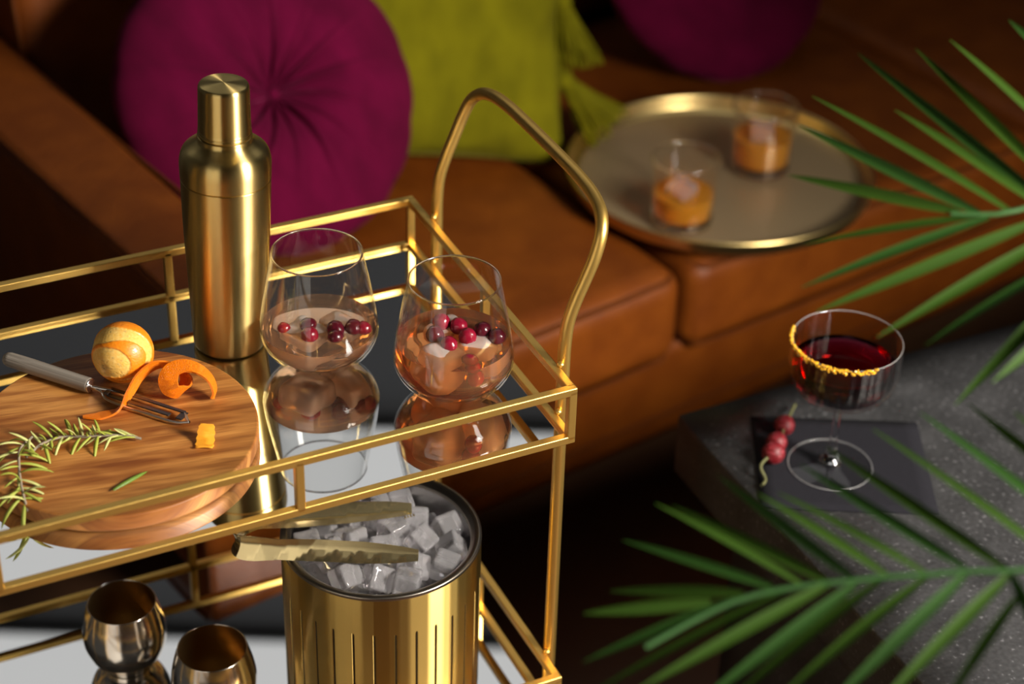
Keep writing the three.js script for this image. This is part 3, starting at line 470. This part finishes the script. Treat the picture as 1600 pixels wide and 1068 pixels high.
const needles = [needle(0.017, 0.0014, 0.5), needle(0.022, 0.0015, 0.9), needle(0.014, 0.0013, -0.3), needle(0.027, 0.0017, 1.1)];
{
  const g = thing('rosemary_sprig', 'green rosemary sprig lying at the left of the cutting board', 'herb', V(-0.396, BY, -0.1412));
  const bark = M({ name: 'rosemary stem', color: lin(0.30, 0.24, 0.17), roughness: 0.8 });
  const main = [[0.058, 0.0035, 0.0235], [0.046, 0.006, 0.017], [0.028, 0.0065, 0.010], [0.014, 0.006, 0.005], [0.0, 0.006, -0.001], [-0.018, 0.008, 0.004], [-0.034, 0.006, 0.014]].map((p) => new THREE.Vector3(...p));
  const side = [[-0.024, 0.011, -0.004], [-0.036, 0.010, 0.006], [-0.042, 0.007, 0.024], [-0.046, 0.0045, 0.046], [-0.0475, 0.002, 0.060], [-0.0475, -0.004, 0.0695]].map((p) => new THREE.Vector3(...p));
  const cs = [new THREE.CatmullRomCurve3(main), new THREE.CatmullRomCurve3(side)];
  part('stem', new THREE.TubeGeometry(cs[0], 40, 0.0012, 8), bark, g); part('stem', new THREE.TubeGeometry(cs[1], 40, 0.0011, 8), bark, g);
  const M4 = new THREE.Matrix4(), X = new THREE.Vector3(), Y = new THREE.Vector3(), Z = new THREE.Vector3();
  const leaf = (P, dir, gi, mt, sc = 1) => { X.copy(dir).normalize(); Y.set(0, 1, 0).addScaledVector(X, -X.y); if (Y.lengthSq() < 0.01) Y.set(1, 0, 0); Y.normalize(); Z.crossVectors(X, Y); M4.makeBasis(X, Y, Z); const m = part('leaf', needles[gi], mt, g); m.position.copy(P); m.quaternion.setFromRotationMatrix(M4); m.scale.setScalar(sc); };
  for (let k = 0; k < 46; k++) { const t = 0.02 + 0.9 * k / 46, P = cs[0].getPoint(t), Tn = cs[0].getTangent(t).negate(), a = k * 2.4, n1 = new THREE.Vector3(Tn.z, 0, -Tn.x).normalize(), out = n1.multiplyScalar(Math.cos(a)).add(new THREE.Vector3(0, Math.max(-0.02, Math.sin(a)), 0)); leaf(P, Tn.clone().multiplyScalar(k < 12 ? -1.1 : rr(-0.7, 0.1)).add(out.multiplyScalar(k < 12 ? 0.45 : 1)), [0, 1, 2, 0][k % 4], k % 3 ? rosA : rosB, rr(0.95, 1.25)); }
  for (let k = 0; k < 26; k++) { const t = 0.05 + 0.85 * k / 26, P = cs[1].getPoint(t), Tn = cs[1].getTangent(t), a = k * 2.4 + 1, n1 = new THREE.Vector3(Tn.z, 0, -Tn.x).normalize(), out = n1.multiplyScalar(Math.cos(a)).add(new THREE.Vector3(0, Math.max(0.05, Math.sin(a) * 0.8), 0)); leaf(P, Tn.clone().multiplyScalar(rr(0.0, 0.6)).add(out), [1, 3, 0][k % 3], k % 3 ? rosA : rosB, rr(0.95, 1.3)); }
  const l = tag(part('rosemary_leaf', needle(0.036, 0.0027, 0.15), M({ name: 'loose rosemary leaf', color: lin(0.15, 0.26, 0.03), roughness: 0.45 }), scene), 'single loose green leaf lying on the board near the front rail', 'leaf');
  l.position.copy(V(-0.3775, BY + 0.002, -0.0635)); l.rotation.set(0, 0.42, 0.03);
}

// ---------- lower shelf: ice bucket, tongs, two cups ----------
const LMY = LOW + MY;
const BK = { x: -0.1345, z: -0.1045, r: 0.0895, top: -0.186 };
{
  const y0 = LMY + 0.0003, h = BK.top - y0, g = thing('ice_bucket', 'brass ice bucket with engraved vertical lines, filled with ice', 'ice bucket', V(BK.x, y0, BK.z));
  const n = 30, d = 0.0065, ys = [0, 0.0012, 0.004, h * 0.5, h - 0.046, h - 0.0425, h - 0.04, h - 0.02, h - 0.008, h - 0.004], rs = [0.9, 0.985, 0.99, 1, 1, 1, 1, 1, 1, 0.998], pos = [], idx = [], th = [], uv = [];
  for (let k = 0; k < n; k++) { const c = (k + 0.3) / n * Math.PI * 2; for (const o of [-2.2, -1, 0, 1, 2.2]) th.push([c + o * d, o]); for (let m = 1; m < 4; m++) th.push([c + (m / 4) * Math.PI * 2 / n, 9]); }
  for (let i = 0; i < ys.length; i++) for (let j = 0; j <= th.length; j++) { const [a, o] = th[j % th.length], cut = Math.abs(o) <= 1 && i > 1 && i < 5 ? (o === 0 ? 0.0008 : 0.0007) : 0, R = BK.r * rs[i] - cut; pos.push(R * Math.cos(a), ys[i], -R * Math.sin(a)); uv.push((j === th.length ? a + Math.PI * 2 : a) / 6.283, ys[i]); }
  const st = th.length + 1; for (let i = 0; i < ys.length - 1; i++) for (let j = 0; j < th.length; j++) { const a = i * st + j; idx.push(a, a + 1, a + st, a + 1, a + st + 1, a + st); }
  const og = new THREE.BufferGeometry(); og.setAttribute('position', new THREE.Float32BufferAttribute(pos, 3)); og.setAttribute('uv', new THREE.Float32BufferAttribute(uv, 2)); og.setIndex(idx);
  part('outer_wall', toCreasedNormals(og, 0.5), M({ name: 'bucket brass', color: lin(0.78, 0.54, 0.16), metalness: 1, roughness: 0.4, anisotropy: 0.95, anisotropyRotation: Math.PI / 2, side: THREE.DoubleSide }), g);
  const groove = M({ name: 'dark engraved groove', color: lin(0.035, 0.022, 0.008), metalness: 0.6, roughness: 0.6 }), gh = h - 0.0435 - 0.004;
  for (let k = 0; k < n; k++) { const c = (k + 0.3) / n * Math.PI * 2, e = part('engraved_line', new THREE.BoxGeometry(0.0008, gh, 0.00095), groove, g); e.position.set((BK.r - 0.0006) * Math.cos(c), 0.004 + gh / 2, -(BK.r - 0.0006) * Math.sin(c)); e.rotation.y = c; }
  part('bottom', lathe([[0, 0.001], [BK.r * 0.9, 0.0]], 64), darkSteel, g);
  part('rim', lathe(roundProfile([[BK.r - 0.001, h - 0.005], [BK.r + 0.0004, h - 0.004, 0.001], [BK.r + 0.0002, h - 0.001, 0.001], [BK.r - 0.002, h, 0.001], [BK.r - 0.0055, h - 0.001, 0.001], [BK.r - 0.0095, h - 0.0045, 0.001], [BK.r - 0.0098, h - 0.008]], 0.001, 4), 128), M({ name: 'dark satin rim', color: lin(0.34, 0.30, 0.25), metalness: 1, roughness: 0.3 }), g, 'dark rim');
  part('liner', lathe(roundProfile([[BK.r - 0.0098, h - 0.0075], [BK.r - 0.0105, h - 0.02, 0.004], [BK.r - 0.012, 0.02, 0.006], [BK.r - 0.02, 0.012, 0.006], [0, 0.012]], 0.001, 4), 96), M({ name: 'steel liner', color: lin(0.66, 0.64, 0.62), metalness: 1, roughness: 0.25, side: THREE.DoubleSide }), g, 'steel liner');
}
{ // ice cubes, each its own thing
  const variants = [];
  for (let k = 0; k < 5; k++) { const s = 0.0225, g0 = softBlock(s * rr(0.94, 1.06), s * rr(0.92, 1.05), s * rr(0.94, 1.06), 0.0026, 0, 0, 8), p = g0.attributes.position; for (let i = 0; i < p.count; i++) { const x = p.getX(i), y = p.getY(i), z = p.getZ(i), q = 1 + 0.035 * fbm(x * 110 + k * 9, y * 110, z * 110, 2); p.setXYZ(i, x * q, y * q, z * q); } variants.push(mergeVertices((g0.deleteAttribute('normal'), g0.deleteAttribute('uv'), g0), 1e-6)); variants[k].computeVertexNormals(); }
  const placed = [], Rm = BK.r - 0.0105 - 0.0135;
  const layer = (yc, n, tries, gap, bump) => { for (let t = 0, c = 0; t < tries && c < n; t++) { const a = rr(0, 6.283), q = Math.sqrt(rnd()) * Rm, x = q * Math.cos(a), z = q * Math.sin(a), y = yc + rr(-0.003, 0.003) + bump * (1 - (q / Rm) ** 2) - bump * 0.5 * (x / Rm); if (placed.every((o) => (o[0] - x) ** 2 + (o[1] - y) ** 2 + (o[2] - z) ** 2 > gap * gap)) { placed.push([x, y, z]); c++; } } };
  layer(-0.056, 40, 4000, 0.0238, 0.004); layer(-0.034, 40, 6000, 0.0232, 0.006); layer(-0.0125, 40, 9000, 0.0232, 0.008);
  placed.forEach(([x, y, z], i) => { const m = tag(part(numbered('ice_cube'), variants[i % 5], ice, scene), 'clear ice cube heaped in the brass ice bucket', 'ice cube', 'ice cubes in the brass bucket'); m.position.copy(V(BK.x + x, BK.top + y, BK.z + z)); m.rotation.set(rr(-0.7, 0.7), rr(0, 3), rr(-0.7, 0.7)); });
}
{ // tongs: one bent band, the two arms ending in teeth
  const g = thing('ice_tongs', 'pale brass ice tongs lying across the ice bucket rim', 'tongs', V(-0.255, BK.top + 0.006, -0.130));
  const arm = (pts, wds) => pts.map((p, i) => [p[0], p[1], p[2], 0.05, 1, wds[i][1] ?? 0, wds[i][0]]);
  const A = [[0.131, 0.009, 0.0855], [0.115, 0.009, 0.077], [0.09, 0.009, 0.0635], [0.055, 0.0085, 0.044], [0.025, 0.008, 0.0275], [0.006, 0.008, 0.0175], [-0.003, 0.008, 0.0115], [-0.0065, 0.008, 0.004], [-0.003, 0.0085, -0.004], [0.006, 0.009, -0.0095], [0.02, 0.0095, -0.0115], [0.055, 0.010, -0.003], [0.095, 0.011, 0.0095], [0.13, 0.012, 0.0215], [0.149, 0.0125, 0.0285]];
  const W = A.map((p, i) => [i === 0 || i === A.length - 1 ? 0.005 : i === 1 || i === A.length - 2 ? 0.0075 : i > 4 && i < 10 ? 0.0115 : 0.0095, i < 4 ? -0.75 : i > 10 ? -0.55 : i < 7 ? -0.3 : 0]);
  part('band', strip(arm(A, W), 0.0011, 170, -0.3, 0), brassPolished, g);
  for (const [e, d] of [[A[0], 1], [A[A.length - 1], -1]]) for (let k = 0; k < 4; k++) part('tooth', new THREE.ConeGeometry(0.0011, 0.0034, 4).rotateX(d * 1.2).translate(e[0] - k * 0.0027, e[1] - 0.0035, e[2] - d * 0.0035), brassPolished, g);
}
function cup(label, x, z, turn) {
  const g = thing('metal_cup', label, 'cup', V(x, LMY + 0.0003, z));
  part('outside', lathe(roundProfile([[0, 0.0004], [0.0215, 0.0], [0.0225, 0.002, 0.001], [0.0222, 0.0042, 0.001], [0.0255, 0.0068, 0.003], [0.0335, 0.016, 0.008], [0.0388, 0.031, 0.01], [0.0392, 0.044, 0.01], [0.0365, 0.06, 0.01], [0.0318, 0.0762, 0.0003], [0.0313, 0.0766, 0.0003], [0.0311, 0.0762]], 0.001, 7), 96), cupMetal, g);
  part('lining', lathe(roundProfile([[0.0311, 0.0763], [0.0356, 0.06, 0.01], [0.0382, 0.044, 0.01], [0.0378, 0.031, 0.01], [0.0325, 0.017, 0.008], [0.024, 0.009, 0.004], [0, 0.0085]], 0.001, 7).map((p) => p), 96), cupInside, g, 'brass lining');
  g.rotation.y = turn;
}
cup('round-bellied polished metal cup on the lower shelf, left of its twin', -0.3435, -0.2335, 0);
cup('round-bellied polished metal cup on the lower shelf, nearest the ice bucket', -0.2865, -0.1405, 1);

// ---------- palm fronds at the right front ----------
function leaflet(len, wd, droop) {
  const n = 9, pos = [], idx = [];
  for (let i = 0; i <= n; i++) { const t = i / n, w = wd * Math.pow(Math.sin(Math.PI * (0.06 + 0.94 * t) ** 0.8), 0.8) + 0.0004, x = len * t, y = -droop * len * t * t; pos.push(x, y + w * 0.45, -w, x, y, 0, x, y + w * 0.45, w); }
  for (let i = 0; i < n; i++) for (let j = 0; j < 2; j++) { const a = i * 3 + j; idx.push(a, a + 1, a + 3, a + 1, a + 4, a + 3); }
  const g = new THREE.BufferGeometry(); g.setAttribute('position', new THREE.Float32BufferAttribute(pos, 3)); g.setIndex(idx); g.computeVertexNormals(); return g;
}
// a frond lies in its own plane: e1 along the midrib, e2 across it; leaflets as [foot along, foot across, tip along, tip across] in centimetres
function frond(plant, O, e1, e2, rib, leaves, stalk, wd) {
  const n = new THREE.Vector3().crossVectors(e1, e2).normalize(), at = (a, b, up = 0) => O.clone().addScaledVector(e1, a / 100).addScaledVector(e2, b / 100).addScaledVector(n, up).sub(plant.position);
  const f = new THREE.Group(); f.name = 'frond'; plant.add(f);
  const pts = [...stalk.map((p) => p.clone().sub(plant.position)), ...rib.map(([a, b]) => at(a, b))];
  part('midrib', tube(pts, 0.0019, 90, 8), rachisMat, f);
  const X = new THREE.Vector3(), Z = new THREE.Vector3(), m4 = new THREE.Matrix4();
  leaves.forEach(([a, b, c, d], i) => { const F = at(a, b), Tp = at(c, d, -0.004 + 0.01 * Math.sin(i * 2.3)); X.subVectors(Tp, F); const len = X.length(); X.normalize(); const Yv = n.clone().applyAxisAngle(X, 0.5 * Math.sin(i * 1.7)); Z.crossVectors(X, Yv).normalize(); Yv.crossVectors(Z, X); m4.makeBasis(X, Yv, Z); const l = part('leaflet', leaflet(len, wd * (0.85 + 0.3 * Math.abs(Math.sin(i * 3.1))), 0.03), i % 3 ? leafMat : leafMat2, f); l.position.copy(F); l.quaternion.setFromRotationMatrix(m4); });
}
{
  const base = new THREE.Vector3(0.62, 0, 0.86), plant = thing('potted_palm', 'green palm with feathery fronds reaching in from the right front', 'palm', base);
  const pot = M({ name: 'dark clay pot', color: lin(0.05, 0.045, 0.04), roughness: 0.7 });
  part('pot', lathe(roundProfile([[0, 0], [0.11, 0, 0.005], [0.15, 0.28, 0.004], [0.155, 0.3, 0.003], [0.138, 0.3, 0.003], [0.13, 0.26], [0, 0.26]], 0.002), 48), pot, plant);
  part('soil', new THREE.CylinderGeometry(0.13, 0.13, 0.01, 40).translate(0, 0.262, 0), M({ name: 'potting soil', color: lin(0.02, 0.014, 0.01), roughness: 1, bumpMap: grain, bumpScale: 0.004 }), plant);
  frond(plant, V(-0.018, 0.153, 0.447), new THREE.Vector3(0.806, 0.141, 0.575), new THREE.Vector3(0.493, 0.380, -0.783),
    [[15, 5.5], [12.4, 2.6], [9.9, 1.2], [6.7, 0.6], [4.2, 0.5], [1.8, 0.2], [-0.5, 0], [-2.4, -0.3], [-5.8, -0.8], [-9.2, -1.7], [-12, -3.2], [-15, -5.2]],
    [[-7.5, -0.9, -17.2, 2.6], [-5.8, -0.6, -15.1, 5.0], [-4.1, -0.4, -14.4, 5.8], [-2.4, -0.2, -11.4, 7.0], [-0.5, 0.1, -8.7, 6.1], [1.8, 0.3, -7.5, 6.9], [4.2, 0.8, -6.1, 7.7], [6.7, 0.7, -4.6, 9.9], [9.9, 1.1, -1.5, 11.6], [12.1, 2.3, 1.5, 11.9], [13.7, 3.8, 4.3, 13.6], [14.5, 4.8, 7.3, 12.4], [6.9, 0.4, 9.5, -6.0],
     [-9.2, -1.4, -17.9, -0.6], [-11.2, -2.0, -19.0, -3.2], [-9.2, -1.7, -18.9, -6.0], [-6.6, -1.2, -18.6, -7.7], [-4.1, -0.6, -15.1, -8.2], [-2.4, -0.5, -11.6, -8.3], [-0.5, 0, -10.1, -8.3], [1.9, 0, -6.8, -8.3], [4.2, 0.4, -4.0, -8.2], [6.7, 0.3, -1.0, -8.5], [7.6, -0.7, 2.3, -9.2]],
    [V(0.62, -0.49, 0.86), V(0.56, -0.2, 0.80), V(0.42, 0.10, 0.70), V(0.25, 0.19, 0.58)], 0.0035);
  frond(plant, V(0.125, 0.278, 0.249), new THREE.Vector3(0.824, 0.122, 0.553), new THREE.Vector3(0.418, 0.527, -0.740),
    [[14, 1.6], [11.3, 0.8], [6.3, -0.3], [5.2, -0.7], [3.4, -0.8], [1.5, -0.7]],
    [[10.0, 9.4, 5.8, 15.1], [9.0, 4.6, 1.8, 13.2], [8.4, 1.4, -0.7, 13.7], [8.0, -0.1, -4.8, 12.2], [7.1, 0, -2.1, 7.9], [5.4, -0.6, -7.8, 10.0], [3.4, -0.7, -8.8, 6.2], [2.1, -0.6, -9.5, 3.0], [3.4, -1.0, -8.3, -2.2], [4.0, -1.1, -8.4, -6.2], [7.1, -1.3, -7.4, -7.4], [8.7, -2.1, -3.4, -9.6], [9.5, -4.0, -0.4, -10.3], [9.8, -5.4, 1.6, -14.0], [11.0, -6.3, 4.0, -13.2]],
    [V(0.63, -0.49, 0.85), V(0.6, -0.1, 0.78), V(0.5, 0.2, 0.62), V(0.36, 0.31, 0.42)], 0.0042);
  // the plant's other fronds, arching up beside the coffee table outside the frame
  const fan = []; for (let k = 0; k < 15; k++) { const q = k / 14; for (const sd of [-1, 1]) fan.push([-q * 26, sd * 0.2, -q * 26 - 9 - 4 * q, sd * (15 - 9 * q)]); }
  const away = [[0.82, 0.24, 0.30, 0.12, 0.55, -0.5], [0.96, 0.24, 0.34, 0.3, 0.45, -0.5], [0.92, 0.36, 0.28, 0.25, 0.6, -0.25], [1.05, 0.3, 0.4, 0.6, 0.4, -0.4], [0.84, 0.34, 0.33, 0.1, 0.6, -0.3], [1.0, 0.28, 0.26, 0.35, 0.5, -0.4], [1.12, 0.34, 0.3, 0.5, 0.5, -0.4]];
  for (const [x, y, z, dx, dy, dz] of away) { const e1 = new THREE.Vector3(-dx, -dy, -dz).normalize(), e2 = new THREE.Vector3(1, 0, 0).addScaledVector(e1, -e1.x).normalize(); frond(plant, V(x, y, z), e1, e2, [[0, 0], [-10, 0.3], [-20, 0.2], [-30, 0]], fan, [V(0.62, -0.49, 0.86), V(lerp(0.62, x, 0.4), y * 0.4 - 0.2, lerp(0.86, z, 0.35))], 0.011); }
}

renderer.render(scene, camera);
